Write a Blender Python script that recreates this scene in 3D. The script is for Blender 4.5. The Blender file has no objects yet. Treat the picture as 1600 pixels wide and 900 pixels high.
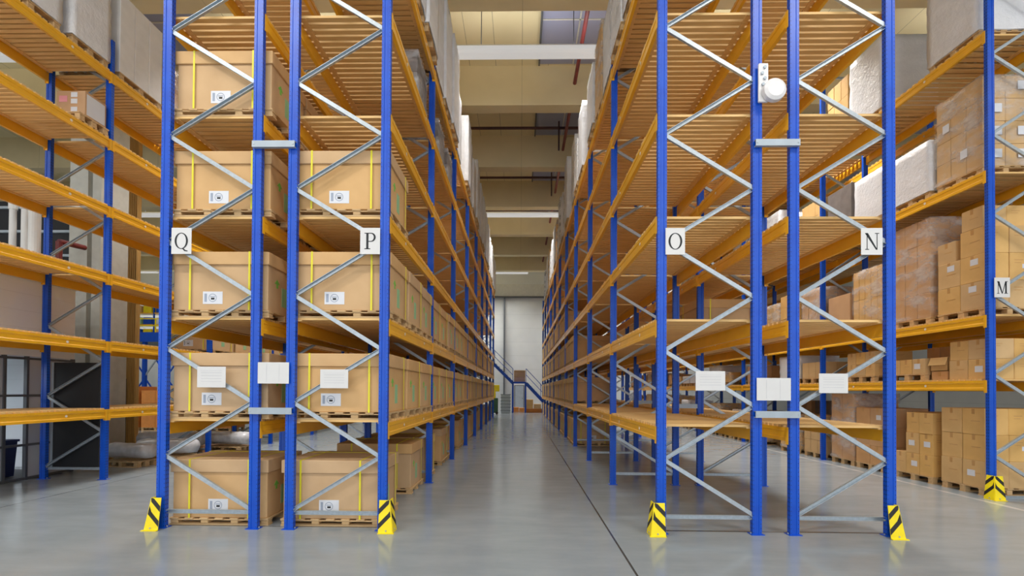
import bpy, bmesh, math, random
from mathutils import Vector, Matrix
R = random.Random(7)
sc = bpy.context.scene
COL = sc.collection
PI = math.pi

# ------------------------------------------------------------------ materials
def srgb(r, g, b):
    f = lambda c: (c / 255 / 12.92) if c / 255 <= .04045 else ((c / 255 + .055) / 1.055) ** 2.4
    return (f(r), f(g), f(b), 1)

def newmat(name):
    m = bpy.data.materials.new(name); m.use_nodes = True
    nt = m.node_tree
    return m, nt, nt.nodes, nt.links, nt.nodes['Principled BSDF']

def coords(N, L, scale=(1, 1, 1), kind='Object'):
    t = N.new('ShaderNodeTexCoord'); mp = N.new('ShaderNodeMapping')
    mp.inputs['Scale'].default_value = scale
    L.new(t.outputs[kind], mp.inputs[0]); return mp.outputs[0]

def ramp(N, L, fac, c0, c1, p0=0., p1=1.):
    r = N.new('ShaderNodeValToRGB'); e = r.color_ramp.elements
    e[0].position = p0; e[1].position = p1; e[0].color = c0; e[1].color = c1
    L.new(fac, r.inputs[0]); return r.outputs[0]

def noise(N, L, vec, scale, detail=3, rough=.5):
    n = N.new('ShaderNodeTexNoise'); n.inputs['Scale'].default_value = scale
    n.inputs['Detail'].default_value = detail; n.inputs['Roughness'].default_value = rough
    if vec is not None: L.new(vec, n.inputs['Vector'])
    return n.outputs['Fac']

def mul(c, k): return (c[0] * k, c[1] * k, c[2] * k, 1)

def math_(N, L, op, a, b=None, c=None):
    m = N.new('ShaderNodeMath'); m.operation = op
    for i, v in enumerate((a, b, c)):
        if v is None: continue
        if isinstance(v, (int, float)): m.inputs[i].default_value = v
        else: L.new(v, m.inputs[i])
    return m.outputs[0]

def mixc(N, L, fac, a, b):
    m = N.new('ShaderNodeMix'); m.data_type = 'RGBA'
    if isinstance(fac, (int, float)): m.inputs[0].default_value = fac
    else: L.new(fac, m.inputs[0])
    for i, v in ((6, a), (7, b)):
        if isinstance(v, tuple): m.inputs[i].default_value = v
        else: L.new(v, m.inputs[i])
    return m.outputs[2]

def bump(N, L, b, h, strength=.2, dist=.01):
    n = N.new('ShaderNodeBump'); n.inputs['Strength'].default_value = strength; n.inputs['Distance'].default_value = dist
    L.new(h, n.inputs['Height']); L.new(n.outputs[0], b.inputs['Normal'])

def simple(name, col, rough=.5, metal=0., var=.08, scale=6, bmp=0.):
    m, nt, N, L, b = newmat(name)
    v = coords(N, L)
    n = noise(N, L, v, scale, 4)
    L.new(ramp(N, L, n, mul(col, 1 - var), mul(col, 1 + var), .3, .7), b.inputs['Base Color'])
    b.inputs['Roughness'].default_value = rough; b.inputs['Metallic'].default_value = metal
    if bmp: bump(N, L, b, n, bmp)
    return m

M = {}
# blue powder-coated post with punched holes
def mat_post():
    m, nt, N, L, b = newmat('blue_post_paint')
    tc = N.new('ShaderNodeTexCoord'); sp = N.new('ShaderNodeSeparateXYZ'); L.new(tc.outputs['Object'], sp.inputs[0])
    sn = N.new('ShaderNodeSeparateXYZ'); L.new(tc.outputs['Normal'], sn.inputs[0])
    x, y, z = sp.outputs
    fz = math_(N, L, 'FRACT', math_(N, L, 'MULTIPLY', z, 20))
    dz = math_(N, L, 'MULTIPLY', math_(N, L, 'SUBTRACT', fz, .5), .05)
    # side faces: two columns of holes
    dy = math_(N, L, 'SUBTRACT', math_(N, L, 'ABSOLUTE', y), .014)
    r2 = math_(N, L, 'ADD', math_(N, L, 'MULTIPLY', dy, dy), math_(N, L, 'MULTIPLY', math_(N, L, 'MULTIPLY', dz, dz), .35))
    h1 = math_(N, L, 'MULTIPLY', math_(N, L, 'LESS_THAN', r2, .0055 ** 2), math_(N, L, 'GREATER_THAN', math_(N, L, 'ABSOLUTE', sn.outputs[0]), .7))
    dx = math_(N, L, 'SUBTRACT', math_(N, L, 'ABSOLUTE', x), .042)
    q2 = math_(N, L, 'ADD', math_(N, L, 'MULTIPLY', dx, dx), math_(N, L, 'MULTIPLY', dz, dz))
    h2 = math_(N, L, 'MULTIPLY', math_(N, L, 'LESS_THAN', q2, .0045 ** 2), math_(N, L, 'GREATER_THAN', math_(N, L, 'ABSOLUTE', sn.outputs[1]), .7))
    hole = math_(N, L, 'MAXIMUM', h1, h2)
    n = noise(N, L, tc.outputs['Object'], 5, 4)
    base = ramp(N, L, n, srgb(0, 72, 188), srgb(2, 84, 202), .3, .7)
    L.new(mixc(N, L, hole, base, srgb(6, 12, 50)), b.inputs['Base Color'])
    b.inputs['Roughness'].default_value = .38
    return m
M['post'] = mat_post()
M['blue'] = simple('blue_paint', srgb(0, 76, 192), .4)
M['galv'] = simple('galvanised_steel', srgb(178, 188, 196), .42, .55, .1, 30)
M['galvflat'] = simple('painted_grey_steel', srgb(170, 182, 192), .5, .2, .05)
M['beam'] = simple('golden_beam_paint', srgb(247, 184, 44), .28, 0, .05, 4)
M['clip'] = simple('beam_sticker', srgb(235, 225, 205), .5)
def mat_wood(name, c0, c1, rough=.65, stretch=(2, 30, 30), rnd=.18):
    m, nt, N, L, b = newmat(name)
    v = coords(N, L, stretch)
    n = noise(N, L, v, 1.2, 5, .6)
    col = ramp(N, L, n, c0, c1, .3, .7)
    hs = N.new('ShaderNodeHueSaturation'); oi = N.new('ShaderNodeObjectInfo')
    L.new(math_(N, L, 'MULTIPLY_ADD', oi.outputs['Random'], rnd, 1 - rnd / 2), hs.inputs['Value'])
    L.new(col, hs.inputs['Color']); L.new(hs.outputs[0], b.inputs['Base Color'])
    b.inputs['Roughness'].default_value = rough
    return m
M['deck'] = mat_wood('deck_slat_timber', srgb(222, 178, 112), srgb(240, 200, 136), .6)
M['pallet'] = mat_wood('pallet_timber', srgb(190, 155, 108), srgb(216, 184, 138), .8)
M['board'] = mat_wood('raw_board', srgb(176, 132, 76), srgb(200, 158, 96), .8)
def mat_card(name, c0, c1, rnd=.14, rough=.75):
    m, nt, N, L, b = newmat(name)
    v = coords(N, L)
    n = noise(N, L, v, 2.5, 4)
    col = ramp(N, L, n, c0, c1, .3, .7)
    hs = N.new('ShaderNodeHueSaturation'); oi = N.new('ShaderNodeObjectInfo')
    L.new(math_(N, L, 'MULTIPLY_ADD', oi.outputs['Random'], rnd, 1 - rnd / 2), hs.inputs['Value'])
    L.new(math_(N, L, 'MULTIPLY_ADD', oi.outputs['Random'], .2, .9), hs.inputs['Saturation'])
    L.new(col, hs.inputs['Color']); L.new(hs.outputs[0], b.inputs['Base Color'])
    b.inputs['Roughness'].default_value = rough
    fl = noise(N, L, coords(N, L, (1, 1, 40)), 3, 1)
    bump(N, L, b, fl, .05, .004)
    return m
M['card'] = mat_card('brown_cardboard', srgb(200, 162, 116), srgb(214, 177, 130))
M['carton'] = mat_card('carton_cardboard', srgb(208, 168, 110), srgb(224, 184, 124))
M['cardred'] = mat_card('reddish_cardboard', srgb(192, 150, 108), srgb(206, 165, 122))
M['tape'] = simple('packing_tape', srgb(196, 150, 92), .35)
M['whitebox'] = simple('white_board_box', srgb(238, 237, 236), .6, 0, .04)
M['greybox'] = simple('dark_grey_crate_fabric', srgb(112, 104, 100), .7, 0, .15)
M['strap'] = simple('yellow_strap', srgb(232, 222, 50), .45)
M['paper'] = simple('white_paper', srgb(222, 225, 232), .6, 0, .02)
M['plate'] = simple('white_sign_plate', srgb(220, 220, 220), .5, 0, .02)
M['ink'] = simple('dark_ink', srgb(22, 28, 34), .6)
M['greyink'] = simple('grey_ink', srgb(196, 197, 202), .6)
M['blueink'] = simple('blue_grey_ink', srgb(158, 168, 186), .6)
M['green'] = simple('green_print', srgb(120, 190, 80), .6)
M['palegreen'] = simple('pale_green_print', srgb(150, 196, 150), .6)
M['yellow'] = simple('guard_yellow', srgb(250, 226, 20), .4)
M['black'] = simple('guard_black', srgb(34, 32, 30), .5)
M['blackpanel'] = simple('black_panel', srgb(26, 28, 32), .6)
M['white'] = simple('white_paint', srgb(226, 226, 224), .5, 0, .03)
M['plastic'] = simple('white_plastic', srgb(232, 230, 230), .35)
M['concrete'] = simple('column_concrete', srgb(200, 200, 192), .8, 0, .06)
M['steelgrey'] = simple('grey_frame', srgb(90, 94, 100), .5, .2)
M['red'] = simple('sprinkler_red', srgb(120, 50, 52), .45)
M['darkred'] = simple('dark_pipe', srgb(66, 36, 38), .5)
M['orangecone'] = simple('cone_red', srgb(225, 70, 50), .5)
M['navy'] = simple('navy_plastic', srgb(32, 42, 86), .5)
M['orangebox'] = simple('orange_brown_carton', srgb(214, 138, 66), .7)
M['greenp'] = simple('dark_green_plastic', srgb(50, 90, 62), .5)
M['teal'] = simple('teal_board', srgb(80, 190, 170), .5)
M['skyl'] = simple('skylight_panel', srgb(150, 155, 182), .35, 0, .03, .6)

def mat_film(name, col, lo, hi, rough=.22):
    m, nt, N, L, b = newmat(name)
    v = coords(N, L, (1, 1, 2.2))
    n = noise(N, L, v, 1.7, 4, .6)
    n2 = noise(N, L, coords(N, L, (1, 1, 1)), 14, 4, .7)
    a = N.new('ShaderNodeMapRange'); a.inputs[1].default_value = .42; a.inputs[2].default_value = .66
    a.inputs[3].default_value = lo; a.inputs[4].default_value = hi
    L.new(n, a.inputs[0]); L.new(a.outputs[0], b.inputs['Alpha'])
    b.inputs['Base Color'].default_value = col; b.inputs['Roughness'].default_value = rough
    bump(N, L, b, n2, .6, .03)
    return m
M['film'] = mat_film('clear_stretch_film', srgb(232, 230, 230), .03, .55)
M['filmw'] = mat_film('milky_stretch_film', srgb(243, 244, 248), .92, 1.0, .35)

def mat_floor():
    m, nt, N, L, b = newmat('polished_concrete')
    tc = N.new('ShaderNodeTexCoord'); sp = N.new('ShaderNodeSeparateXYZ'); L.new(tc.outputs['Object'], sp.inputs[0])
    n = noise(N, L, coords(N, L, (1, .45, 1)), .8, 6, .62)
    n2 = noise(N, L, coords(N, L, (.5, 1.6, 1)), 2.6, 5, .6)
    col = ramp(N, L, n, srgb(140, 149, 156), srgb(152, 160, 166), .3, .7)
    col2 = mixc(N, L, .3, col, ramp(N, L, n2, srgb(134, 143, 149), srgb(160, 168, 173), .35, .65))
    def line(ax, at, w):
        return math_(N, L, 'LESS_THAN', math_(N, L, 'ABSOLUTE', math_(N, L, 'SUBTRACT', ax, at)), w)
    j = line(sp.outputs[0], 1.06, .011)
    for at in (-7.1, 13.2):
        j = math_(N, L, 'MAXIMUM', j, line(sp.outputs[0], at, .008))
    ax = math_(N, L, 'ABSOLUTE', sp.outputs[0])
    j = math_(N, L, 'MAXIMUM', j, math_(N, L, 'MULTIPLY', line(sp.outputs[1], 5.46, .008), math_(N, L, 'MULTIPLY', math_(N, L, 'GREATER_THAN', ax, 1.6), math_(N, L, 'LESS_THAN', ax, 4.3))))  # dark strip beneath the rack frames: shade painted into the floor colour
    for at in (18.0, 30.5, -7.0):
        j = math_(N, L, 'MAXIMUM', j, line(sp.outputs[1], at, .008))
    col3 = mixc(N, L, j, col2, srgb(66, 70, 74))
    wl = math_(N, L, 'MULTIPLY', line(sp.outputs[0], 7.12, .045), math_(N, L, 'GREATER_THAN', sp.outputs[1], 4.5))
    wl = math_(N, L, 'MULTIPLY', wl, ramp(N, L, n2, (.2, .2, .2, 1), (.9, .9, .9, 1), .3, .6))
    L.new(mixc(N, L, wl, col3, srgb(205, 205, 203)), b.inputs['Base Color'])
    L.new(ramp(N, L, n2, (.12, .12, .12, 1), (.22, .22, .22, 1), .3, .7), b.inputs['Roughness'])
    b.inputs['IOR'].default_value = 1.5
    bump(N, L, b, n2, .03, .01)
    return m
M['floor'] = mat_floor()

def mat_panel(name, c0, c1, pitch, axis=0, rough=.6, groove=.5, w=.015):
    """panels with thin seams every `pitch` metres along one axis"""
    m, nt, N, L, b = newmat(name)
    tc = N.new('ShaderNodeTexCoord'); sp = N.new('ShaderNodeSeparateXYZ'); L.new(tc.outputs['Object'], sp.inputs[0])
    u = math_(N, L, 'FRACT', math_(N, L, 'DIVIDE', sp.outputs[axis], pitch))
    s = math_(N, L, 'LESS_THAN', u, w / pitch)
    n = noise(N, L, tc.outputs['Object'], .7, 4)
    c = ramp(N, L, n, c0, c1, .3, .7)
    L.new(mixc(N, L, s, c, mul(c0, groove)), b.inputs['Base Color'])
    b.inputs['Roughness'].default_value = rough
    return m
M['roof'] = mat_panel('roof_boards', srgb(220, 208, 168), srgb(230, 218, 180), .8)
M['beamc'] = mat_panel('roof_beam_timber', srgb(214, 198, 156), srgb(226, 210, 168), 2.4, 0, .6, .8)
M['wallp'] = mat_panel('wall_panel_grey', srgb(198, 202, 202), srgb(210, 213, 212), 1.1, 2, .6, .88, .02)
M['cabinp'] = mat_panel('cabin_cladding', srgb(236, 240, 246), srgb(240, 244, 250), .3, 2, .5, .94, .01)
M['corr'] = mat_wood('corrugated_brown', srgb(178, 138, 78), srgb(206, 166, 100), .8, (30, 30, 1.5), .05)
def mat_glass(name, col, alpha=.35):
    m, nt, N, L, b = newmat(name)
    b.inputs['Base Color'].default_value = col; b.inputs['Roughness'].default_value = .1
    b.inputs['Alpha'].default_value = alpha
    return m
M['glass'] = mat_glass('frosted_partition_glass', srgb(196, 204, 218), .75)
def mat_emit(name, col, s):
    m, nt, N, L, b = newmat(name)
    b.inputs['Base Color'].default_value = srgb(150, 150, 150)
    b.inputs['Emission Color'].default_value = col; b.inputs['Emission Strength'].default_value = s
    return m
M['tube'] = mat_emit('lit_luminaire_diffuser', (1, .99, .97, 1), .78)

# ------------------------------------------------------------------ mesh builder
class MB:
    def __init__(s): s.v = []; s.f = []; s.mi = []; s.mats = []
    def m(s, mat):
        if mat not in s.mats: s.mats.append(mat)
        return s.mats.index(mat)
    def poly(s, verts, faces, mat):
        o = len(s.v); s.v += [tuple(p) for p in verts]; i = s.m(mat)
        for f in faces: s.f.append(tuple(o + k for k in f)); s.mi.append(i)
    def box(s, x0, x1, y0, y1, z0, z1, mat):
        v = [(x0, y0, z0), (x1, y0, z0), (x1, y1, z0), (x0, y1, z0), (x0, y0, z1), (x1, y0, z1), (x1, y1, z1), (x0, y1, z1)]
        s.poly(v, [(0, 3, 2, 1), (4, 5, 6, 7), (0, 1, 5, 4), (1, 2, 6, 5), (2, 3, 7, 6), (3, 0, 4, 7)], mat)
    def cbox(s, x0, x1, y0, y1, z0, z1, c, mat):
        """box with chamfered vertical and horizontal edges"""
        pts = []
        def ring(z, i):
            return [(x0 + c + i, y0 + i, z), (x1 - c - i, y0 + i, z), (x1 - i, y0 + c + i, z), (x1 - i, y1 - c - i, z),
                    (x1 - c - i, y1 - i, z), (x0 + c + i, y1 - i, z), (x0 + i, y1 - c - i, z), (x0 + i, y0 + c + i, z)]
        rs = [ring(z0, c * .7), ring(z0 + c, 0), ring(z1 - c, 0), ring(z1, c * .7)]
        v = [p for r in rs for p in r]; f = []
        for k in range(3):
            for i in range(8):
                j = (i + 1) % 8; f.append((k * 8 + i, k * 8 + j, k * 8 + 8 + j, k * 8 + 8 + i))
        f.append(tuple(range(7, -1, -1))); f.append(tuple(range(24, 32)))
        s.poly(v, f, mat)
    def prism(s, pts, a, b, mat, axis='z'):
        """extrude a 2D polygon between a and b along an axis"""
        n = len(pts)
        def P(p, t):
            return {'z': (p[0], p[1], t), 'y': (p[0], t, p[1]), 'x': (t, p[0], p[1])}[axis]
        v = [P(p, a) for p in pts] + [P(p, b) for p in pts]
        f = [(i, (i + 1) % n, n + (i + 1) % n, n + i) for i in range(n)] + [tuple(range(n - 1, -1, -1)), tuple(range(n, 2 * n))]
        s.poly(v, f, mat)
    def bar(s, a, b, w, h, mat, up=(0, 1, 0)):
        """rectangular bar from a to b; h along `up`"""
        a, b = Vector(a), Vector(b); d = (b - a).normalized(); u = Vector(up); u = (u - d * u.dot(d)).normalized(); r = d.cross(u)
        v = []
        for p in (a, b):
            for i, j in ((-1, -1), (1, -1), (1, 1), (-1, 1)): v.append(p + r * (w / 2 * i) + u * (h / 2 * j))
        s.poly(v, [(0, 3, 2, 1), (4, 5, 6, 7), (0, 1, 5, 4), (1, 2, 6, 5), (2, 3, 7, 6), (3, 0, 4, 7)], mat)
    def channel(s, a, b, w, d, t, mat, out=(0, -1, 0)):
        """U-channel from a to b, open towards `out`"""
        a, b = Vector(a), Vector(b); dr = (b - a).normalized(); o = Vector(out); o = (o - dr * o.dot(dr)).normalized(); r = dr.cross(o)
        prof = [(-w / 2, d / 2), (-w / 2, -d / 2), (w / 2, -d / 2), (w / 2, d / 2), (w / 2 - t, d / 2), (w / 2 - t, -d / 2 + t), (-w / 2 + t, -d / 2 + t), (-w / 2 + t, d / 2)]
        v = [p + r * x + o * y for p in (a, b) for x, y in prof]; n = 8
        f = [(i, (i + 1) % n, n + (i + 1) % n, n + i) for i in range(n)]
        f += [(0, 1, 6, 7), (1, 2, 5, 6), (2, 3, 4, 5), (8, 15, 14, 9), (9, 14, 13, 10), (10, 13, 12, 11)]
        s.poly(v, f, mat)
    def cyl(s, a, b, r, mat, n=12, r2=None):
        a, b = Vector(a), Vector(b); d = (b - a).normalized()
        u = d.orthogonal().normalized(); w = d.cross(u); r2 = r if r2 is None else r2
        v = [a + (u * math.cos(2 * PI * i / n) + w * math.sin(2 * PI * i / n)) * r for i in range(n)]
        v += [b + (u * math.cos(2 * PI * i / n) + w * math.sin(2 * PI * i / n)) * r2 for i in range(n)]
        f = [(i, (i + 1) % n, n + (i + 1) % n, n + i) for i in range(n)] + [tuple(range(n - 1, -1, -1)), tuple(range(n, 2 * n))]
        s.poly(v, f, mat)
    def mesh(s, name):
        me = bpy.data.meshes.new(name)
        me.from_pydata(s.v, [], s.f)
        for mt in s.mats: me.materials.append(mt)
        me.polygons.foreach_set('material_index', s.mi)
        me.update()
        bm = bmesh.new(); bm.from_mesh(me); bmesh.ops.recalc_face_normals(bm, faces=bm.faces); bm.to_mesh(me); bm.free()
        return me

CACHE = {}
def cached(key, fn):
    if key not in CACHE: CACHE[key] = fn()
    return CACHE[key]

def link(name, data, parent=None, loc=(0, 0, 0), rot=(0, 0, 0)):
    o = bpy.data.objects.new(name, data); COL.objects.link(o)
    o.location = loc; o.rotation_euler = rot
    if parent is not None: o.parent = parent
    return o
LABELS = {}
def tag(o, label, cat, group=None, kind=None):
    assert label not in LABELS, label
    n = len(label.split()); 
    if not 4 <= n <= 16: print('LABELLEN', n, label)
    LABELS[label] = o.name
    o['label'] = label; o['category'] = cat
    if group: o['group'] = group
    if kind: o['kind'] = kind
    return o
def struct(name, mb, loc=(0, 0, 0)):
    o = link(name, mb.mesh(name), None, loc); o['kind'] = 'structure'; return o

ORD = ['first', 'second', 'third', 'fourth', 'fifth', 'sixth', 'seventh', 'eighth', 'ninth', 'tenth', 'eleventh', 'twelfth',
       'thirteenth', 'fourteenth', 'fifteenth', 'sixteenth', 'seventeenth', 'eighteenth', 'nineteenth', 'twentieth'] + \
      ['twenty-' + w for w in ('first', 'second', 'third', 'fourth', 'fifth', 'sixth', 'seventh', 'eighth', 'ninth')] + \
      ['thirtieth'] + ['thirty-' + w for w in ('first', 'second', 'third')]

# ------------------------------------------------------------------ setting
def build_setting():
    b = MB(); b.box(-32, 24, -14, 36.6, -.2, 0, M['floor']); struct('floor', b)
    b = MB(); b.box(-32, 24, 36.6, 36.9, 0, 12.2, M['wallp'])
    b.box(-32, 24, 36.4, 36.6, 9.15, 10.1, M['concrete'])
    b.box(-32, 24, 36.38, 36.6, 9.05, 9.15, M['steelgrey'])
    struct('wall_back', b)
    b = MB(); b.box(-32.3, -32, -14, 36.9, 0, 12.2, M['wallp']); struct('wall_left', b)
    b = MB(); b.box(24, 24.3, -14, 36.9, 0, 12.2, M['wallp']); struct('wall_right', b)
    b = MB(); b.box(-32, 24, -14, 36.9, 11.6, 11.9, M['roof']); struct('ceiling', b)
    k = 0
    ys = [10.05 + 3.87 * i for i in range(-6, 7)]
    for i, y in enumerate(ys):
        b = MB()
        b.box(-32, 24, y, y + .34, 10.42, 11.6, M['beamc'])
        b.box(-32, 24, y - .03, y + .37, 10.36, 10.44, M['beamc'])
        struct('ceiling_beam', b)
    n = 1
    for i, y in enumerate(ys[:-1]):
        for x0 in (-25.5, -11.5, .55, 14.5):
            b = MB(); b.box(x0, x0 + 3.0, y + .45, y + 3.75, 11.56, 11.6, M['skyl'])
            for t in (1.0, 2.0): b.box(x0 + t - .02, x0 + t + .02, y + .45, y + 3.75, 11.54, 11.56, M['concrete'])
            b.box(x0, x0 + 3, y + 2.05, y + 2.09, 11.54, 11.56, M['concrete'])
            b.box(x0 - .05, x0, y + .45, y + 3.75, 11.5, 11.6, M['steelgrey'])
            struct('window_%d' % n, b); n += 1
    # wall pilaster behind the stairs
    b = MB(); b.box(-1.32, -1.2, 36.3, 36.6, 0, 9.0, M['steelgrey']); struct('trim_1', b)
build_setting()

def build_sprinklers():
    b = MB()
    b.cyl((1.62, -8, 11.05), (1.62, 34.5, 11.05), .055, M['red'])
    o = link('sprinkler_pipe', b.mesh('sprinkler_pipe'))
    tag(o, 'long dark red sprinkler pipe running along the central aisle under the roof', 'pipe')
    for i in range(6):
        y = 10.05 + 3.87 * i + 2.6
        if i == 0: continue
        b = MB(); b.cyl((-8.4, y, 11.17), (2.6, y, 11.17), .05, M['darkred'])
        o = link('sprinkler_pipe', b.mesh('sprinkler_branch'))
        tag(o, 'dark cross pipe under the roof in the %s roof bay from the front' % ORD[i], 'pipe', 'cross pipes under the roof')
        if i in (1, 2):
            b = MB(); b.cyl((0, 0, .0), (0, 0, 1.05), .03, M['darkred']); 
            q = link('drop_pipe', b.mesh('drop_pipe'), o, (1.35, y - .1, 10.3))
build_sprinklers()

def build_lights():
    rows = {0.7: (-17.4, -11.7, -5.9, .14, 5.9, 12.2), -10.4: (-17.4, -11.7, -5.9, .14, 5.9, 12.2), 11.8: (-21.0, -15.3, -5.9, .14, 5.9, 12.2, 18), 22.85: (-17.9, -5.9, .2, 5.9, 12.2), 34.1: (-29.5, -23, -5.9, -1.4, 5.9, 12.2)}  # second lamp of both front rows is unseen, added to brighten the cabin
    nm = {0.7: 'the row above the rack ends', -10.4: 'the row behind the camera', 11.8: 'the nearest row beyond the rack ends', 22.85: 'the middle row down the hall', 34.1: 'the row by the end wall'}
    def body():
        b = MB(); b.prism([(-.2, .12), (-.13, .2), (.13, .2), (.2, .12)], -1.98, 1.98, M['white'], 'x')
        return b.mesh('luminaire_housing')
    def dif():
        b = MB(); b.prism([(-.2, .12), (-.18, .03), (-.1, 0), (.1, 0), (.18, .03), (.2, .12)], -1.96, 1.96, M['tube'], 'x')
        return b.mesh('luminaire_diffuser')
    def rod():
        b = MB(); b.cyl((0, 0, .19), (0, 0, 1.246), .012, M['steelgrey'], 6)
        return b.mesh('suspension_rod')
    for y, xs in rows.items():
        for i, x in enumerate(xs):
            o = link('pendant_light', cached('lum', body), None, (x, y, 10.35))
            tag(o, 'long white strip light, %s from the left in %s' % (ORD[i], nm[y]), 'light', 'strip lights hung from the roof')
            link('diffuser', cached('dif', dif), o)
            for rx in (-1.2, 1.2): link('suspension_rod', cached('rod', rod), o, (rx, 0, 0))
            l = bpy.data.lights.new('strip_lamp', 'AREA'); l.shape = 'RECTANGLE'; l.size = 3.9; l.size_y = .36
            front = y < 5
            l.energy = (330 if front else 340) * LK * (2.3 if abs(x) == 5.9 else .6 if (y == 11.8 and x == .14) else 1); l.color = (1, .975, .93)
            l.spread = math.radians(178 if front else (104 if y < 15 else 122))
            lo = bpy.data.objects.new('strip_lamp', l); COL.objects.link(lo); lo.location = (x, y, 10.33)
            u = bpy.data.lights.new('roof_fill_uplight', 'AREA'); u.shape = 'RECTANGLE'; u.size = 3.9; u.size_y = .2  # upward fill added above each fixture to brighten the roof
            u.energy = 42 * LK; u.color = (1, .975, .93)
            uo = bpy.data.objects.new('roof_fill_uplight', u); COL.objects.link(uo); uo.location = (x, y, 10.57); uo.rotation_euler = (PI, 0, 0)
LK = 1.0
build_lights()

# ------------------------------------------------------------------ pallet racks
def post_mesh(H):
    def f():
        b = MB(); w, d, g = .0525, .03, .007
        pts = [(-w, -d), (-.022, -d), (-.018, -d + g), (.018, -d + g), (.022, -d), (w, -d), (w, -.006), (w, .006), (w, d),
               (.022, d), (.018, d - g), (-.018, d - g), (-.022, d), (-w, d)]
        b.prism(pts, .006, H, M['post'])
        return b.mesh('rack_post')
    return cached(('post', H), f)
def foot_mesh():
    def f():
        b = MB(); b.box(-.075, .075, -.055, .055, 0, .007, M['blue'])
        for x in (-.06, .06): b.cyl((x, 0, .007), (x, 0, .022), .009, M['galv'], 6)
        return b.mesh('foot_plate')
    return cached('foot', f)
def brace_mesh(w, dz, flip):
    def f():
        b = MB(); b.channel((-w / 2, 0, -dz / 2), (w / 2, 0, dz / 2), .046, .03, .004, M['galv'], (0, -1 if flip else 1, 0))
        for sx in (-1, 1): b.cyl((sx * (w / 2 - .02), -.022, sx * (dz / 2 - .012)), (sx * (w / 2 - .02), .022, sx * (dz / 2 - .012)), .010, M['galv'], 6)
        return b.mesh('brace')
    return cached(('brace', round(w, 3), round(dz, 3), flip), f)
def frame(parent, xo, xi, y, H, zo=.855, zi=.22, pitch=1.268):
    """upright frame: outer post at xo, inner post at xi"""
    e = link('upright_frame', None, parent, (0, y, 0)); e.empty_display_size = .1
    for x in (xo, xi):
        link('post', post_mesh(H), e, (x, 0, 0)); link('foot_plate', foot_mesh(), e, (x, 0, 0))
    s = 1 if xi > xo else -1
    nodes = []
    z = zi; k = 0; side = 'i'
    a, bb = xi - s * .03, xo + s * .03
    zs = [('i', zi)]
    while zs[-1][1] < H - .75:
        zs.append(('o' if zs[-1][0] == 'i' else 'i', (zo if zs[-1][0] == 'i' else zi) + pitch * (len(zs) // 2 if True else 0)))
        # inner nodes rise by a full pitch, outer nodes likewise
        sd, _ = zs[-1]; n = (len(zs) - 1) // 2
        zs[-1] = (sd, (zo if sd == 'o' else zi) + pitch * n)
    for (s0, z0), (s1, z1) in zip(zs, zs[1:]):
        x0 = a if s0 == 'i' else bb; x1 = a if s1 == 'i' else bb
        if x0 > x1: x0, x1, z0, z1 = x1, x0, z1, z0
        link('brace', brace_mesh(abs(x1 - x0), z1 - z0, (z1 > z0)), e, ((x0 + x1) / 2, -.002 if z1 > z0 else .002, (z0 + z1) / 2))
    for zz in (zi - .03, H - .12):
        link('brace', brace_mesh(abs(a - bb), 0, True), e, ((a + bb) / 2, .012, zz))
    return e
def beam_mesh(bay, side):
    """golden beam with connector plates; outer face towards side (+1 / -1) in x"""
    def f():
        b = MB(); L = bay / 2
        t = .045; s = side
        prof = [(0, -.005), (-t, -.005), (-t, -.165), (0, -.165), (0, -.125), (-.009, -.115), (-.009, -.055), (0, -.045)]
        pr = [(x * s, z) for x, z in prof]
        b.prism([(x, z) for x, z in pr], -L + .034, L - .034, M['beam'], 'y')
        for e in (-1, 1):
            y1, y0 = e * (L - .004), e * (L - .05)
            ya, yb = min(y0, y1), max(y0, y1)
            b.box(min(0, .006 * s), max(0, .006 * s), ya, yb, -.2, .0, M['beam'])
            yc, yd = sorted((e * (L - .031), e * (L - .036)))
            b.box(min(-.05 * s, 0), max(-.05 * s, 0), yc, yd, -.2, .0, M['beam'])
        for y in (-L * .45, L * .45):
            b.cyl((.0 * s, y, -.085), (.004 * s, y, -.085), .022, M['clip'], 8)
        return b.mesh('beam')
    return cached(('beam', round(bay, 3), side), f)
def deck_mesh(bay, depth, pitch=.098, w=.067):
    def f():
        b = MB(); r = random.Random(3)
        L = bay - .09; n = int(L / pitch); off = (L - (n - 1) * pitch - w) / 2
        for i in range(n):
            y = -bay / 2 + .045 + off + i * pitch
            dx = r.uniform(-.006, .006)
            b.box(-depth / 2 + dx, depth / 2 + dx, y, y + w, -.004, .024, M['deck'])
        for x in (-depth / 2 + .1, depth / 2 - .1):
            b.box(x - .03, x + .03, -bay / 2 + .05, bay / 2 - .05, -.02, -.004, M['deck'])
        return b.mesh('slatted_deck')
    return cached(('deck', round(bay, 3), round(depth, 3), pitch), f)
def rack(name_label, xo, xi, y0, bays, bay, levels, H, letter, decked=True, **kw):
    t = link('pallet_rack', None, None, (0, y0, 0)); t.empty_display_size = .2
    tag(t, name_label, 'rack', 'blue and orange pallet racks')
    for k in range(bays + 1): frame(t, xo, xi, k * bay, H, **kw)
    so = 1 if xo > xi else -1
    cx = (xo + xi) / 2; depth = abs(xo - xi) + .09
    for k in range(bays):
        for z in levels:
            e = link('shelf', None, t, (0, (k + .5) * bay, z - .024)); e.empty_display_size = .1
            link('beam', beam_mesh(bay, so), e, (xo + so * .0535, 0, 0))
            link('beam', beam_mesh(bay, -so), e, (xi - so * .0535, 0, 0))
            if decked: link('slatted_deck', deck_mesh(bay, depth, .132, .075) if (bay > 3 and z > 5) else deck_mesh(bay, depth), e, (cx, 0, -.0005))
    return t
LV = [1.285 + 1.219 * i for i in range(6)]
LO = [1.262] + LV[1:]
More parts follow.
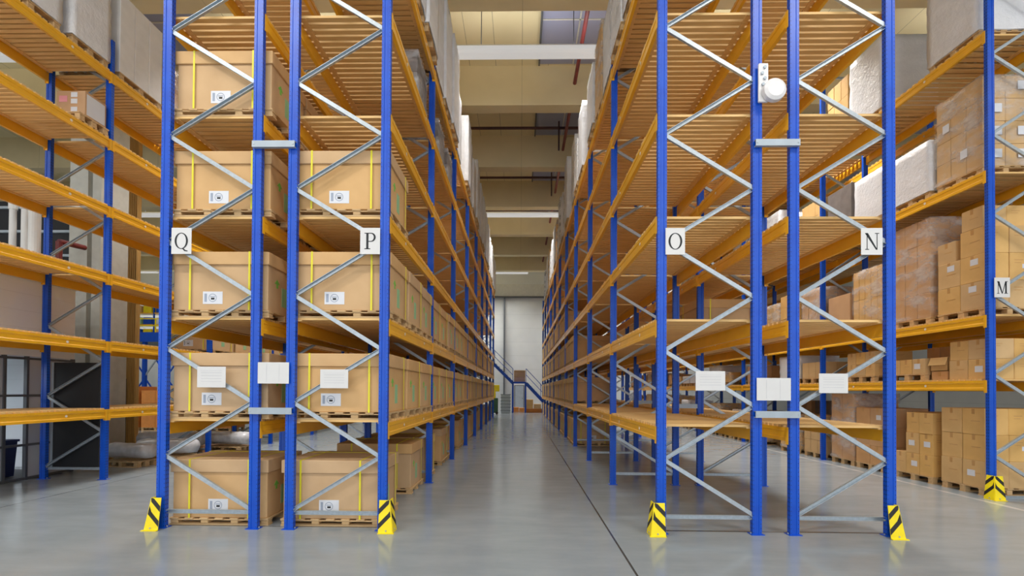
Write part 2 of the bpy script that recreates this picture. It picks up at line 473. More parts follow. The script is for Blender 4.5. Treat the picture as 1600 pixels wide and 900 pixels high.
Y0 = 5.37; BAY = 2.75; HP = 8.1
XQ = (-4.23, -3.13); XP = (-1.604, -2.703); XO = (1.648, 2.747); XN = (4.276, 3.175); XR = (-7.47, -8.57)
rack('blue and orange pallet rack signed Q, back to back with the P rack', XQ[0], XQ[1], Y0, 8, BAY, LV, HP, 'Q')
rack('blue and orange pallet rack signed P on the left of the central aisle', XP[0], XP[1], Y0, 8, BAY, LV, HP, 'P')
rack('mostly empty blue and orange rack signed O, right of the central aisle', XO[0], XO[1], Y0, 10, BAY, LO, HP, 'O')
rack('blue and orange pallet rack signed N, back to back with the O rack', XN[0], XN[1], Y0, 10, BAY, LO, HP, 'N')
rack('nearly empty blue and orange rack along the left edge beside the white cabin', XR[0], XR[1], Y0, 6, BAY, LV, 7.95, 'R')
LM = [1.88, 2.91, 5.2, 7.43]
YM = 7.32; BM = 3.98; XM = (7.40, 8.42)
rack('blue and orange rack signed M, full of cartons and wrapped pallets', XM[0], XM[1], YM, 6, BM, LM, 9.5, 'M', zo=.68, zi=.05 + .0)
rack('blue and orange rack standing behind the M rack, back to back with it', 10.0, 8.95, YM, 3, BM, LM, 9.5, 'L', zo=.68, zi=.05)

# row spacers between back-to-back racks
def spacer(xa, xb, y, z, lab):
    b = MB(); w = xb - xa
    b.prism([(.022, -.038), (-.022, -.038), (-.022, .038), (.022, .038), (.022, .03), (-.014, .03), (-.014, -.03), (.022, -.03)], 0, w, M['galvflat'], 'x')
    for x in (.02, w - .02): b.cyl((x, -.026, 0), (x, .0, 0), .01, M['galv'], 6)
    o = link('row_spacer', b.mesh('row_spacer'), None, (xa, y, z)); tag(o, lab, 'bar', 'grey spacers tying racks back to back')
for k in range(3):
    for z, w in ((1.39, 'lower'), (4.53, 'upper')):
        for xa, xb, rr in ((-3.13 - .0, -2.703, 'Q and P'), (2.747, 3.175, 'O and N')):
            spacer(xa + (.053 if k else -.04), xb - (.053 if k else -.04), Y0 + k * BAY - (0 if k else .053), z, 'short grey %s bar joining the %s racks at their %s frames' % (w, rr, ORD[k]))

# ------------------------------------------------------------------ pallets and boxes
def pallet_mesh(w, d, H=.125):
    """w along x, d along y"""
    def f():
        b = MB(); m = M['pallet']
        nb = 4 if w > 1.1 else 3
        xs = [-w / 2 + .05 + i * (w - .1) / (nb - 1) for i in range(nb)]
        for y in (-d / 2 + .06, 0, d / 2 - .06):
            b.box(-w / 2, w / 2, y - .05, y + .05, 0, .018, m)
            b.box(-w / 2, w / 2, y - .05, y + .05, H - .03, H - .018, m)
            for x in xs: b.cbox(x - .045, x + .045, y - .05, y + .05, .018, H - .03, .006, m)
        n = 7
        for i in range(n):
            x = -w / 2 + i * (w - .1) / (n - 1)
            b.box(x, x + .1, -d / 2, d / 2, H - .018, H, m)
        return b.mesh('pallet')
    return cached(('pallet', round(w, 2), round(d, 2), H), f)
PH = .125; PB = .088
def pallet(x, y, z, w, d, label, group, rot=0, H=.125):
    o = link('wooden_pallet', pallet_mesh(w, d, H), None, (x, y, z), (0, 0, rot)); tag(o, label, 'pallet', group); return o

BW, BD, BH = 1.19, .86, .702
def bulk_meshes():
    w, d, h = BW, BD, BH; g = {}
    b = MB(); b.cbox(-w / 2 + .02, w / 2 - .02, -d / 2 + .02, d / 2 - .02, 0, h - .01, .008, M['card']); g['body'] = b.mesh('bulk_box')
    b = MB(); b.cbox(-w / 2, w / 2, -d / 2, d / 2, h - .155, h, .006, M['card']); g['lid'] = b.mesh('box_lid')
    def loopx(x):
        b = MB(); t = .003
        b.box(x - .011, x + .011, -d / 2 - t, -d / 2, 0, h + t, M['strap']); b.box(x - .011, x + .011, d / 2, d / 2 + t, 0, h + t, M['strap'])
        b.box(x - .011, x + .011, -d / 2 - t, d / 2 + t, h, h + t, M['strap']); return b.mesh('strap')
    def loopy(y):
        b = MB(); t = .003
        b.box(-w / 2 - t, -w / 2, y - .011, y + .011, 0, h + t, M['strap']); b.box(w / 2, w / 2 + t, y - .011, y + .011, 0, h + t, M['strap'])
        b.box(-w / 2 - t, w / 2 + t, y - .011, y + .011, h + .003, h + .006, M['strap']); return b.mesh('strap')
    g['s1'] = loopx(-.36); g['s2'] = loopx(.36); g['s3'] = loopy(.27)
    b = MB(); b.box(-.12, .12, -.003, 0, -.075, .075, M['paper'])
    n = 20; v = []; f = []
    for i in range(n):
        a = 2 * PI * i / n; v += [(.05 * math.cos(a), -.0045, .05 * math.sin(a)), (.042 * math.cos(a), -.0045, .042 * math.sin(a))]
    for i in range(n): j = (i + 1) % n; f.append((2 * i, 2 * j, 2 * j + 1, 2 * i + 1))
    b.poly(v, f, M['blueink'])
    b.box(-.02, .022, -.0045, -.003, -.022, .0, M['ink']); b.box(-.03, .03, -.0045, -.003, .008, .018, M['blueink'])
    b.box(-.1, -.07, -.0045, -.003, -.05, .05, M['blueink'])
    g['label'] = b.mesh('paper_label')
    for s in (1, -1):
        b = MB(); x0, x1 = sorted((s * (w / 2 - .0205), s * (w / 2 - .0175)))
        b.box(x0, x1, -.09, .03, .1, .34, M['palegreen'])
        b.prism([(-.2, .42), (-.26, .36), (-.22, .36), (-.22, .31), (-.18, .31), (-.18, .36), (-.14, .36)], x0, x1, M['green'], 'x')
        g['p%d' % s] = b.mesh('green_print')
    return g
G = bulk_meshes()
def bulk(x, y, z, label, group, side=1, lblx=-.08, full=True, rot=0, front=True):
    """lidded bulk box with straps; side = which x face points at the aisle"""
    o = link('bulk_box', G['body'], None, (x, y, z), (0, 0, rot))
    tag(o, label, 'box', group)
    link('box_lid', G['lid'], o)
    if full:
        link('strap', G['s1'], o); link('strap', G['s2'], o)
        link('green_print', G['p%d' % side], o)
        if front: link('paper_label', G['label'], o, (lblx, -BD / 2 + .0205, .15), (0, 0, 0))
    link('strap', G['s3'], o)
    return o
def bulk_row(rack_name, cx, level_name, z, idxs, side, n0=1, group=None, full_to=8):
    """boxes three to a bay; idxs are running positions from the rack end"""
    for n, k in enumerate(idxs):
        bay, j = divmod(k, 3)
        y = Y0 + bay * BAY + .03 + .028 + .4475 + j * .897 - .02
        jx = R.uniform(-.02, .02); lx = R.uniform(-.12, -.02)
        w = ORD[k]
        bulk(cx + jx, y, z + PB, 'brown lidded bulk box with yellow straps, %s back on the %s rack, %s' % (w, rack_name, level_name), 'strapped bulk boxes on the %s rack' % rack_name, side, lx, k < full_to)
        pallet(cx + jx, y, z, 1.2, .86, 'wooden pallet under the bulk box %s back on the %s rack, %s' % (w, rack_name, level_name), 'pallets under the bulk boxes', H=PB)
LN = ['first shelf', 'second shelf', 'third shelf', 'fourth shelf', 'fifth shelf', 'top shelf']
E_ = .0
cxP = -2.15; cxQ = -3.62
bulk_row('P', cxP + .0, LN[0], LV[0], range(24), 1)
bulk_row('P', cxP + .0, LN[1], LV[1], range(24), 1)
bulk_row('P', cxP + .0, LN[2], LV[2], [0], 1)
bulk_row('Q', cxQ, LN[0], LV[0], range(3), 1)
bulk_row('Q', cxQ, LN[1], LV[1], range(3), 1)
bulk_row('Q', cxQ, LN[2], LV[2], range(3), 1)
bulk_row('Q', cxQ, LN[3], LV[3], range(3), 1)
# floor boxes
def floor_bulk(nm, cx, ys, side, start=0):
    for i, y in enumerate(ys):
        jx = 0 if i == 0 else R.uniform(-.03, .03)
        bulk(cx + jx, y, PB, 'brown bulk box with yellow straps on the floor, %s back under the %s rack' % (ORD[i + start], nm), 'strapped bulk boxes on the floor', side, -.02, i < 6)
        pallet(cx + jx, y, 0, 1.2, .86, 'wooden pallet on the floor under the bulk box %s back, %s rack' % (ORD[i + start], nm), 'pallets under the bulk boxes', H=PB)
ysP = []
for k in range(8):
    y = Y0 + k * BAY
    if k == 0: ysP += [5.47 + .43, 7.63]
    else: ysP += [y + .5, y + 2.26]
floor_bulk('P', -2.27, ysP, 1)
floor_bulk('Q', cxQ, [5.9], 1)
# far part of the O rack
cxO = 2.197
for li, st in ((0, 9), (1, 9), (2, 12)):
    bulk_row('O', cxO, LN[li], LO[li], range(st, 30), -1, full_to=0)
floor_bulk('O', cxO, [Y0 + BAY * k + o for k in range(3, 10) for o in (.55, 1.55)], -1, 0)
bulk_row('N', 3.725, LN[1], LV[1], range(3, 9), 1, full_to=9)
bulk_row('far left', -8.02, LN[1], LV[1], range(6, 15), 1, full_to=12)
bulk_row('far left', -8.02, LN[0], LV[0], range(9, 15), 1, full_to=9)

# ------------------------------------------------------------------ wrapped loads
def load_mesh(nx, ny, nz, w, d, h, mat, seed):
    def f():
        b = MB(); r = random.Random(seed)
        for k in range(nz):
            for i in range(nx):
                for j in range(ny):
                    if 0 < i < nx - 1 and 0 < j < ny - 1: continue
                    q = lambda: r.uniform(0, .006)
                    b.cbox(-w / 2 + i * w / nx + q(), -w / 2 + (i + 1) * w / nx - q(), -d / 2 + j * d / ny + q(), -d / 2 + (j + 1) * d / ny - q(), k * h / nz, (k + 1) * h / nz - .004, .006, mat)
        return b.mesh('load')
    return cached(('load', nx, ny, nz, round(w, 2), round(d, 2), round(h, 2), mat.name, seed), f)
def film_mesh(w, d, h, mat, seed):
    def f():
        b = MB(); r = random.Random(seed)
        n = 10; nzz = max(6, int(h * 8))
        ring = []
        for i in range(n): ring.append((-w / 2 + w * i / n, -d / 2))
        for i in range(n): ring.append((w / 2, -d / 2 + d * i / n))
        for i in range(n): ring.append((w / 2 - w * i / n, d / 2))
        for i in range(n): ring.append((-w / 2, d / 2 - d * i / n))
        m = len(ring); v = []; f = []
        for k in range(nzz + 1):
            z = .002 + (h + .008) * k / nzz
            for x, y in ring:
                o = .008 + r.uniform(0, .012)
                v.append((x + (o if x > 0 else -o) * (abs(x) > w / 2 - 1e-4), y + (o if y > 0 else -o) * (abs(y) > d / 2 - 1e-4), z + (r.uniform(-.012, .012) if 0 < k < nzz else 0)))
        for k in range(nzz):
            for i in range(m):
                j = (i + 1) % m; f.append((k * m + i, k * m + j, k * m + m + j, k * m + m + i))
        # folded rim on top
        base = len(v)
        for x, y in ring: v.append((x * .86, y * .86, h + .012))
        for i in range(m):
            j = (i + 1) % m; f.append((nzz * m + i, nzz * m + j, base + j, base + i))
        b.poly(v, f, mat)
        me = b.mesh('stretch_film')
        for p in me.polygons: p.use_smooth = True
        return me
    return cached(('film', round(w, 2), round(d, 2), round(h, 2), mat.name, seed), f)
def load(x, y, z, w, d, h, label, group, kind='carton', film='film', n=(3, 2, 4), where='', plabel=None, pw=None, pd=None, seed=1, name='wrapped_load'):
    pallet(x, y, z, pw or w, pd or d, plabel, 'pallets under wrapped loads')
    o = link(name, load_mesh(n[0], n[1], n[2], w, d, h - PH, M[kind], seed), None, (x, y, z + PH))
    tag(o, label, 'pallet load', group)
    if film: link('stretch_film', film_mesh(w, d, h - PH, M[film], seed), o)
    return o

# loads on top of the P and O racks
def top_row(nm, cx, plan, side, z, lev='top shelf'):
    for i, (y, d, h, kind, film, dx) in enumerate(plan):
        word = {'whitebox': 'white', 'carton': 'brown carton', 'greybox': 'grey'}[kind]
        load(cx + dx * side, y, z, 1.15, d, h, 'tall %s wrapped pallet load, %s back on the %s rack, %s' % (word, ORD[i], nm, lev), 'wrapped loads on the top shelves',
             kind, film, (3, 2, max(2, int(h / .45))), plabel='wooden pallet under the wrapped load %s back on the %s rack, %s' % (ORD[i], nm, lev), seed=i % 5)
planP = []
hs = [1.75, 2.2, 2.3, 2.25, 2.2, 2.1, 1.7, 1.7, 1.95, 2.05, 1.7, 2.1, 1.9, 2.15, 2.0, 1.8, 2.1, 1.9, 2.0, 1.9, 1.8, 2.0, 1.9, 1.8]
for i in range(24):
    bay, j = divmod(i, 3)
    if i in (7,): continue
    planP.append((Y0 + bay * BAY + .52 + j * .86, .8, hs[i], 'whitebox' if i % 4 != 3 else 'carton', 'filmw', .0 + .04 * (i % 3)))
top_row('P', cxP, planP, 1, LV[5])
planO = []
for i in range(28):
    bay, j = divmod(i, 3)
    if i in (0, 6, 10): continue
    planO.append((Y0 + bay * BAY + .52 + j * .86, .8, R.choice([1.5, 1.3, 1.8, 2.0, 2.2]) if i > 7 else [1.6, 1.5, 1.35, 1.5, 1.7, 1.45, 1.2, 1.8][i], 'whitebox' if i % 3 != 1 else 'carton', 'filmw' if i % 2 else 'film', .0 + .03 * (i % 3)))
top_row('O', cxO, planO, -1, LV[5])
# bundles on the P rack's fifth shelf
for i, y in enumerate((7.4, 9.2, 10.3)):
    load(cxP, y, LV[4], 1.05, .7, .78, 'loosely wrapped low bundle, %s back on the P rack below the white loads' % ORD[i], 'bundles on the fifth shelf', 'greybox', 'film', (2, 2, 2),
         plabel='wooden pallet under the %s low bundle on the P rack below the white loads' % ORD[i], seed=9, name='wrapped_bundle')

# left rack
load(-8.02, 6.75, LV[5], 1.15, .9, 1.9, 'white wrapped load beside the frame edge on the left rack, top shelf', 'wrapped loads on the left rack', 'whitebox', 'filmw', (2, 2, 3), plabel='wooden pallet under the frontmost wrapped load on the left rack, top shelf', seed=2)
load(-8.02, 7.72, LV[5], 1.15, .68, 1.7, 'white wrapped load just in front of the second left rack frame, top shelf', 'wrapped loads on the left rack', 'whitebox', 'filmw', (2, 2, 2), plabel='wooden pallet under the load in front of the second left rack frame', seed=3)
o = load(-8.02, 8.78, LV[5], 1.15, 1.0, 1.62, 'white block of tall boxes behind the second left rack frame, top shelf', 'wrapped loads on the left rack', 'whitebox', None, (2, 3, 1), plabel='wooden pallet under the white block of tall boxes on the left rack', seed=4, name='white_box_stack')
load(-8.02, 10.0, LV[5], 1.15, 1.0, 1.1, 'low reddish carton load behind the white block on the left rack', 'wrapped loads on the left rack', 'cardred', 'film', (2, 3, 2), plabel='wooden pallet under the low reddish load on the left rack', seed=4)
# carton pile with pink and white labels (left rack, fifth shelf)
def small_carton_pile():
    pallet(-7.82, 7.78, LV[4], .8, .56, 'wooden pallet under the small labelled carton on the left rack', 'pallets under wrapped loads')
    b = MB(); b.cbox(-.25, .25, -.2, .2, 0, .44, .006, M['cardred'])
    o = link('labelled_carton', b.mesh('labelled_carton'), None, (-7.71, 7.84, LV[4] + PH)); tag(o, 'brown carton with pink and white labels on the left rack below the white loads', 'carton')
    for x, z, m in ((-.13, .3, 'pink'), (.06, .37, 'paper'), (.06, .26, 'paper'), (.06, .12, 'paper')):
        b = MB(); w = .07 if m == 'pink' else .055
        b.box(-w, w, -.003, 0, -w * .75, w * .75, M['paper'] if m == 'paper' else M['pink']); link('paper_label', b.mesh('paper_label'), o, (x, -.2002, z))
    b = MB(); b.box(0, .003, -.17, .17, .04, .4, M['paper']); link('paper_label', b.mesh('side_label'), o, (.2502, 0, 0))
M['pink'] = simple('pink_label', srgb(226, 150, 160), .6)
small_carton_pile()

# ------------------------------------------------------------------ cartons on the M rack
def carton_mesh(w, d, h, mat='carton'):
    def f():
        b = MB(); b.cbox(-w / 2, w / 2, -d / 2, d / 2, 0, h, .006, M[mat])
        t = .0015; m = M['tape']
        b.box(-w / 2 + .01, w / 2 - .01, -.025, .025, h - .0005, h + t, m)
        for s in (-1, 1):
            x0, x1 = sorted((s * w / 2, s * (w / 2 + t))); b.box(x0, x1, -.025, .025, h - .09, h - .004, m)
            # printed lines on both long faces
            y0, y1 = sorted((s * d / 2, s * (d / 2 + t)))
            b.box(-w * .3, w * .05, y0, y1, h * .72, h * .75, M['tape']); b.box(-w * .3, -w * .02, y0, y1, h * .62, h * .645, M['tape'])
            b.box(x0, x1, -d * .3, d * .1, h * .5, h * .53, M['tape'])
        return b.mesh('carton')
    return cached(('carton', round(w, 3), round(d, 3), round(h, 3), mat), f)
def clabel(o, w, d, z, face='x', u=0, s=.05):
    def f():
        b = MB(); b.box(-.002, 0, -s * 1.3, s * 1.3, -s, s, M['paper']); return b.mesh('paper_label')
    me = cached(('clabel', s), f)
    if face == 'x': link('paper_label', me, o, (-w / 2 - .0003, u, z))
    else: link('paper_label', me, o, (u, -d / 2 - .0003, z), (0, 0, PI / 2))
HOR = {3: ['left', 'middle', 'right'], 2: ['left', 'right'], 1: ['only'], 4: ['leftmost', 'middle-left', 'middle-right', 'rightmost']}
def stack(x0, y0, z, nx, ny, nz, w, d, h, where, mat='carton', skip=(), lab=(), onpallet=True, labz=.5):
    """stack of individual cartons; nx columns away from the aisle, ny along it, nz layers"""
    W, D = nx * w, ny * d
    if onpallet:
        pallet(x0 + W / 2, y0 + D / 2, z, max(W, .8), max(D, .74) if D < .9 else D, 'wooden pallet under the carton stack %s' % where, 'pallets under carton stacks'); z += PH
    for k in range(nz):
        for i in range(nx):
            for j in range(ny):
                if (i, j, k) in skip: continue
                if 0 < i and 0 < j and k < nz - 1: continue      # buried inside the stack
                jx, jy = R.uniform(-.006, .006), R.uniform(-.003, .003)
                o = link('carton', carton_mesh(w - .008, d - .008, h - .002, mat), None, (x0 + (i + .5) * w + jx, y0 + (j + .5) * d + jy, z + k * h))
                tier = {1: ['single'], 2: ['bottom', 'top'], 3: ['bottom', 'middle', 'top'], 4: ['bottom', 'second', 'third', 'top']}[nz][k]
                a = ['aisle', 'second', 'third', 'fourth'][i]
                tag(o, 'carton %s: %s tier, %s column in, %s back' % (where, tier, a, ORD[j]), 'carton', 'cartons %s' % where)
                if (i, j, k) in lab: clabel(o, w - .008, d - .008, h * labz, 'x', R.uniform(-.04, .04))
                if lab and j == 0 and i > 0 and (i + k) % 2 == 0: clabel(o, w - .008, d - .008, h * .5, 'y', .05, .035)
XF = 7.46
# ground level
stack(XF, 7.48, 0, 3, 2, 3, .39, .38, .425, 'on M rack floor, nearest stack', lab=((0, 0, 0),))
stack(XF + .0, 8.4, 0, 3, 3, 3, .38, .29, .385, 'on M rack floor, second stack', skip=((0, 2, 2), (0, 2, 1)), lab=((0, 1, 1), (0, 0, 1), (0, 1, 0)))
stack(XF + .02, 9.52, 0, 2, 2, 3, .45, .4, .4, 'on M rack floor, third stack', mat='cardred', lab=((0, 0, 2),))
load(7.98, 10.75, 0, 1.0, .74, 1.62, 'tall brown film-wrapped load on floor in the M rack before its second frame', 'wrapped loads in the M rack', 'cardred', 'film', (2, 2, 4), plabel='wooden pallet under the tall brown wrapped load on M rack floor', seed=3)
# first shelf
z = LM[0]
stack(XF, 7.42, z, 2, 2, 2, .42, .33, .325, 'on M rack first shelf, nearest', onpallet=False, lab=((0, 0, 0),))
stack(XF + .9, 7.42, z, 1, 2, 2, .3, .36, .34, 'deep on M rack first shelf', onpallet=False)
stack(XF + .05, 8.16, z, 1, 1, 1, .4, .32, .16, 'lying flat on M rack first shelf', onpallet=False, mat='cardred')
stack(XF, 8.55, z, 3, 3, 1, .36, .28, .28, 'on M rack first shelf, second group', lab=((0, 0, 0),), labz=.5)
stack(XF + .75, 8.5, z + PH + .28, 1, 3, 1, .36, .29, .26, 'atop M first shelf second group', onpallet=False, mat='cardred')
stack(XF, 9.75, z, 2, 3, 2, .4, .27, .26, 'on M rack first shelf, third group')
# open carton with raised flap
def open_carton():
    w, d, h = .4, .34, .24; b = MB(); t = .006; m = M['carton']
    b.box(-w / 2, w / 2, -d / 2, d / 2, 0, t, m)
    for s in (-1, 1):
        x0, x1 = sorted((s * w / 2, s * (w / 2 - t))); b.box(x0, x1, -d / 2, d / 2, 0, h, m)
        y0, y1 = sorted((s * d / 2, s * (d / 2 - t))); b.box(-w / 2, w / 2, y0, y1, 0, h, m)
    o = link('open_carton', b.mesh('open_carton'), None, (XF + .26, 8.335, z + .165)); tag(o, 'open brown carton with a leaning flap on the M rack, first shelf', 'carton')
    b = MB(); b.bar((-w / 2, 0, h), (-w / 2 - .05, 0, h - .14), d, .006, m, (1, 0, .3)); link('flap', b.mesh('flap'), o)
    b = MB(); b.bar((w / 2, 0, h), (w / 2 + .05, 0, h + .14), d, .006, m, (1, 0, -.3)); link('flap', b.mesh('flap'), o)
open_carton()
# second shelf
z = LM[1]
stack(XF, 7.46, z, 3, 2, 3, .39, .42, .44, 'on M rack second shelf, nearest stack', lab=((0, 0, 0), (0, 0, 1), (0, 1, 1)), skip=((0, 1, 2),), labz=.75)
stack(XF + .0, 7.5, z + PH + 1.32, 3, 1, 1, .39, .36, .34, 'atop M second shelf stack', onpallet=False)
stack(XF + .02, 7.98, z + PH + .88, 1, 1, 1, .36, .34, .36, 'beside M second shelf stack top', onpallet=False)
load(8.02, 8.86, z, 1.1, .82, 1.95, 'tall film-wrapped brown load beside the carton stack, M rack second shelf', 'wrapped loads in the M rack', 'cardred', 'film', (3, 3, 4), plabel='wooden pallet under the tall wrapped load on the M rack, second shelf', seed=1)
load(8.02, 9.95, z, 1.1, .86, 1.4, 'film-wrapped narrow cartons seen between the N posts, M rack second shelf', 'wrapped loads in the M rack', 'carton', 'film', (4, 5, 2), plabel='wooden pallet under the narrow wrapped cartons, M rack second shelf', seed=2)
load(8.02, 10.85, z, 1.1, .72, 1.0, 'brown box with white paper over it, M rack second shelf by the frame', 'wrapped loads in the M rack', 'cardred', None, (1, 1, 1), plabel='wooden pallet under the paper covered brown box, M rack second shelf', seed=2, name='large_carton')
# third shelf
z = LM[2]
ld = load(8.02, 7.9, z, 1.12, .82, 1.6, 'carton load with white film band on M rack third shelf at rack end', 'wrapped loads in the M rack', 'carton', 'film', (3, 3, 4), plabel='wooden pallet under the film banded cartons, M rack third shelf', seed=5)
def load_labels(ld):
    b = MB(); b.box(-.06, .06, -.002, 0, -.07, .07, M['paper']); me = b.mesh('paper_label')
    for k in range(4):
        for i in range(3):
            if (i + k) % 4 == 3: continue
            link('paper_label', me, ld, (-.33 + .373 * i, -.432, .2 + .369 * k))
    link('paper_label', me, ld, (-.582, -.12, .34), (0, 0, -PI / 2)); link('paper_label', me, ld, (-.582, .2, .95), (0, 0, -PI / 2))
load_labels(ld)
load(8.0, 8.85, z, 1.12, .86, 1.05, 'low milky white wrapped load on the M rack, third shelf', 'wrapped loads in the M rack', 'whitebox', 'filmw', (2, 2, 2), plabel='wooden pallet under the low milky load, M rack third shelf', seed=2)
load(8.0, 9.86, z, 1.12, .8, 1.1, 'second milky white wrapped load back on the M rack, third shelf', 'wrapped loads in the M rack', 'whitebox', 'filmw', (2, 2, 2), plabel='wooden pallet under the second milky load, M rack third shelf', seed=3)
load(8.0, 10.8, z, 1.1, .8, 1.2, 'dark grey draped crate beside the second frame on the M rack, third shelf', 'wrapped loads in the M rack', 'greybox', None, (1, 1, 1), plabel='wooden pallet under the dark grey crate, M rack third shelf', seed=3, name='grey_crate')
# fourth shelf
z = LM[3]
load(8.0, 7.96, z, 1.15, .92, 2.1, 'very tall white wrapped load on top of the M rack at its end', 'wrapped loads in the M rack', 'whitebox', 'filmw', (2, 2, 4), plabel='wooden pallet under the very tall white load topping the M rack', seed=4)
load(8.0, 9.95, z, 1.12, .9, 1.6, 'tall white wrapped load second back on top of the M rack', 'wrapped loads in the M rack', 'whitebox', 'filmw', (2, 2, 3), plabel='wooden pallet under the second white load topping the M rack', seed=1)
load(8.0, 10.85, z, 1.1, .7, 1.5, 'brown carton load second frame end on top of the M rack', 'wrapped loads in the M rack', 'carton', None, (3, 3, 3), plabel='wooden pallet under the brown load topping the M rack by the second frame', seed=1)
# farther bays of the M rack and the rack behind it
KW = {'carton': 'brown carton', 'cardred': 'reddish carton', 'whitebox': 'milky white', 'greybox': 'grey'}
for bay in range(1, 6):
    for li, zz, hmax in ((0, 0, 1.55), (1, LM[0], .78), (2, LM[1], 1.95), (3, LM[2], 1.9), (4, LM[3], 2.0)):
        for j in range(4):
            r = R.random()
            if r < .12: continue
            h = hmax * R.uniform(.55, 1)
            kind = R.choice(['carton', 'carton', 'cardred', 'whitebox'] if li < 3 else ['carton', 'whitebox', 'whitebox', 'greybox'])
            film = R.choice(['film', 'film', None]) if kind in ('carton', 'cardred') else 'filmw'
            lv = 'on the floor' if li == 0 else ORD[li - 1] + ' shelf'
            y = YM + bay * BM + .5 + j * .96
            load(8.0 + R.uniform(-.04, .04), y, zz, 1.08, .8, max(h, .4), '%s load, M rack %s bay back, %s, %s along' % (KW[kind], ORD[bay], lv, ORD[j]), 'pallet loads farther back in the M rack',
                 kind, film, (3, 3, max(1, int(h / .35))), plabel='wooden pallet in the M rack, %s bay back, %s, %s along' % (ORD[bay], lv, ORD[j]), seed=j)
for bay in range(0, 2):
    for li, zz, hmax in ((0, 0, 1.5), (1, LM[0], .75), (2, LM[1], 1.8), (3, LM[2], 1.4)):
        for j in range(4):
            if R.random() < .3: continue
            h = hmax * R.uniform(.5, 1); kind = R.choice(['carton', 'cardred', 'greybox'])
            lv = 'on the floor' if li == 0 else ORD[li - 1] + ' shelf'
            load(9.5, YM + bay * BM + .5 + j * .96, zz, 1.0, .8, max(h, .4), '%s load behind the M rack, %s bay back, %s, %s along' % (KW[kind], ORD[bay], lv, ORD[j]), 'pallet loads behind the M rack',
                 kind, None, (3, 3, max(1, int(h / .35))), plabel='wooden pallet behind the M rack, %s bay back, %s, %s along' % (ORD[bay], lv, ORD[j]), seed=j)

# ------------------------------------------------------------------ signs
def ell(cx, cz, rx, rz, n=40): return [(cx + rx * math.cos(2 * PI * i / n), cz + rz * math.sin(2 * PI * i / n)) for i in range(n)]
def ringpoly(b, out, inn, y, mat):
    n = len(out); v = [(p[0], y, p[1]) for p in out] + [(p[0], y, p[1]) for p in inn]
    b.poly(v, [(i, (i + 1) % n, n + (i + 1) % n, n + i) for i in range(n)], mat)
def flat(b, pts, y, mat): b.prism(pts, y, y + .002, mat, 'y')
def letter_mesh(ch):
    b = MB(); m = M['ink']; y = -.0072; S = .075
    def R_(x0, x1, z0, z1): flat(b, [(x0, z0), (x1, z0), (x1, z1), (x0, z1)], y, m)
    if ch in 'OQ':
        ringpoly(b, ell(0, 0, .062, S), ell(0, 0, .044, S - .006), y, m)
    if ch == 'Q':
        flat(b, [(-.008, -.074), (.01, -.074), (.03, -.095), (.058, -.098), (.06, -.09), (.04, -.086), (.02, -.068)], y, m)
    if ch == 'P':
        R_(-.035, -.015, -S, S); R_(-.052, .002, -S, -S + .007); R_(-.052, -.03, S - .007, S)
        n = 16; out = [(-.015, S)] + [(.01 + .042 * math.cos(a), .034 + .041 * math.sin(a)) for a in [PI / 2 - PI * i / n for i in range(n + 1)]] + [(-.015, -.007)]
        inn = [(-.015, S - .007)] + [(.006 + .028 * math.cos(a), .034 + .034 * math.sin(a)) for a in [PI / 2 - PI * i / n for i in range(n + 1)]] + [(-.015, 0)]
        v = [(p[0], y, p[1]) for p in out] + [(p[0], y, p[1]) for p in inn]; k = len(out)
        b.poly(v, [(i, i + 1, k + i + 1, k + i) for i in range(k - 1)], m)
    if ch == 'N':
        R_(-.046, -.04, -S, S); R_(.042, .048, -S, S); flat(b, [(-.062, S), (-.036, S), (.048, -S), (.036, -S)], y, m)
        R_(-.06, -.026, -S, -S + .006); R_(.026, .064, S - .006, S)
    if ch == 'M':
        R_(-.052, -.046, -S, S); R_(.034, .052, -S, S)
        flat(b, [(-.062, S), (-.036, S), (.004, -S), (-.006, -S)], y, m); flat(b, [(-.004, -S), (.002, -S), (.046, S), (.036, S)], y, m)
        R_(-.064, -.034, -S, -S + .006); R_(.022, .066, -S, -S + .006); R_(.036, .066, S - .006, S)
    return b.mesh('letter')
def sign(ch, x0, x1, z0, z1, y):
    w, h = x1 - x0, z1 - z0
    b = MB(); b.cbox(-w / 2, w / 2, -.005, .0, -h / 2, h / 2, .0015, M['plate'])
    o = link('letter_sign', b.mesh('sign_plate'), None, ((x0 + x1) / 2, y, (z0 + z1) / 2)); tag(o, 'white sign plate bearing the black letter %s on a blue post' % ch, 'sign', 'rack letter signs')
    lt = link('letter', letter_mesh(ch), o, (0, 0, 0)); lt.scale = (1.28, 1, 1.28)
YS = 5.325
for ch, x0, x1 in (('Q', -4.13, -3.89), ('P', -1.885, -1.65), ('O', 1.68, 1.905), ('N', 3.92, 4.165)):
    sign(ch, x0, x1, 3.235, 3.545, YS)
sign('M', 7.41, 7.65, 3.15, 3.46, 7.27)
def plate(x0, x1, z0, z1, lab, style):
    w, h = x1 - x0, z1 - z0
    b = MB(); b.cbox(-w / 2, w / 2, -.004, .0, -h / 2, h / 2, .0012, M['plate'])
    if style == 0:
        for i in range(4): b.box(-w * .36, w * .36, -.0048, -.004, h * (.2 - .14 * i), h * (.2 - .14 * i) + .004, M['greyink'])
        b.box(-w * .38, w * .38, -.0048, -.004, h * .3, h * .31, M['greyink'])
    else:
        b.box(w * .18, w * .19, -.0048, -.004, -h * .42, h * .42, M['greyink']); b.box(-w * .22, -w * .21, -.0048, -.004, -h * .42, h * .42, M['greyink'])
    o = link('load_notice', b.mesh('notice_plate'), None, ((x0 + x1) / 2, YS, (z0 + z1) / 2)); tag(o, lab, 'sign', 'white notice plates on the rack ends')
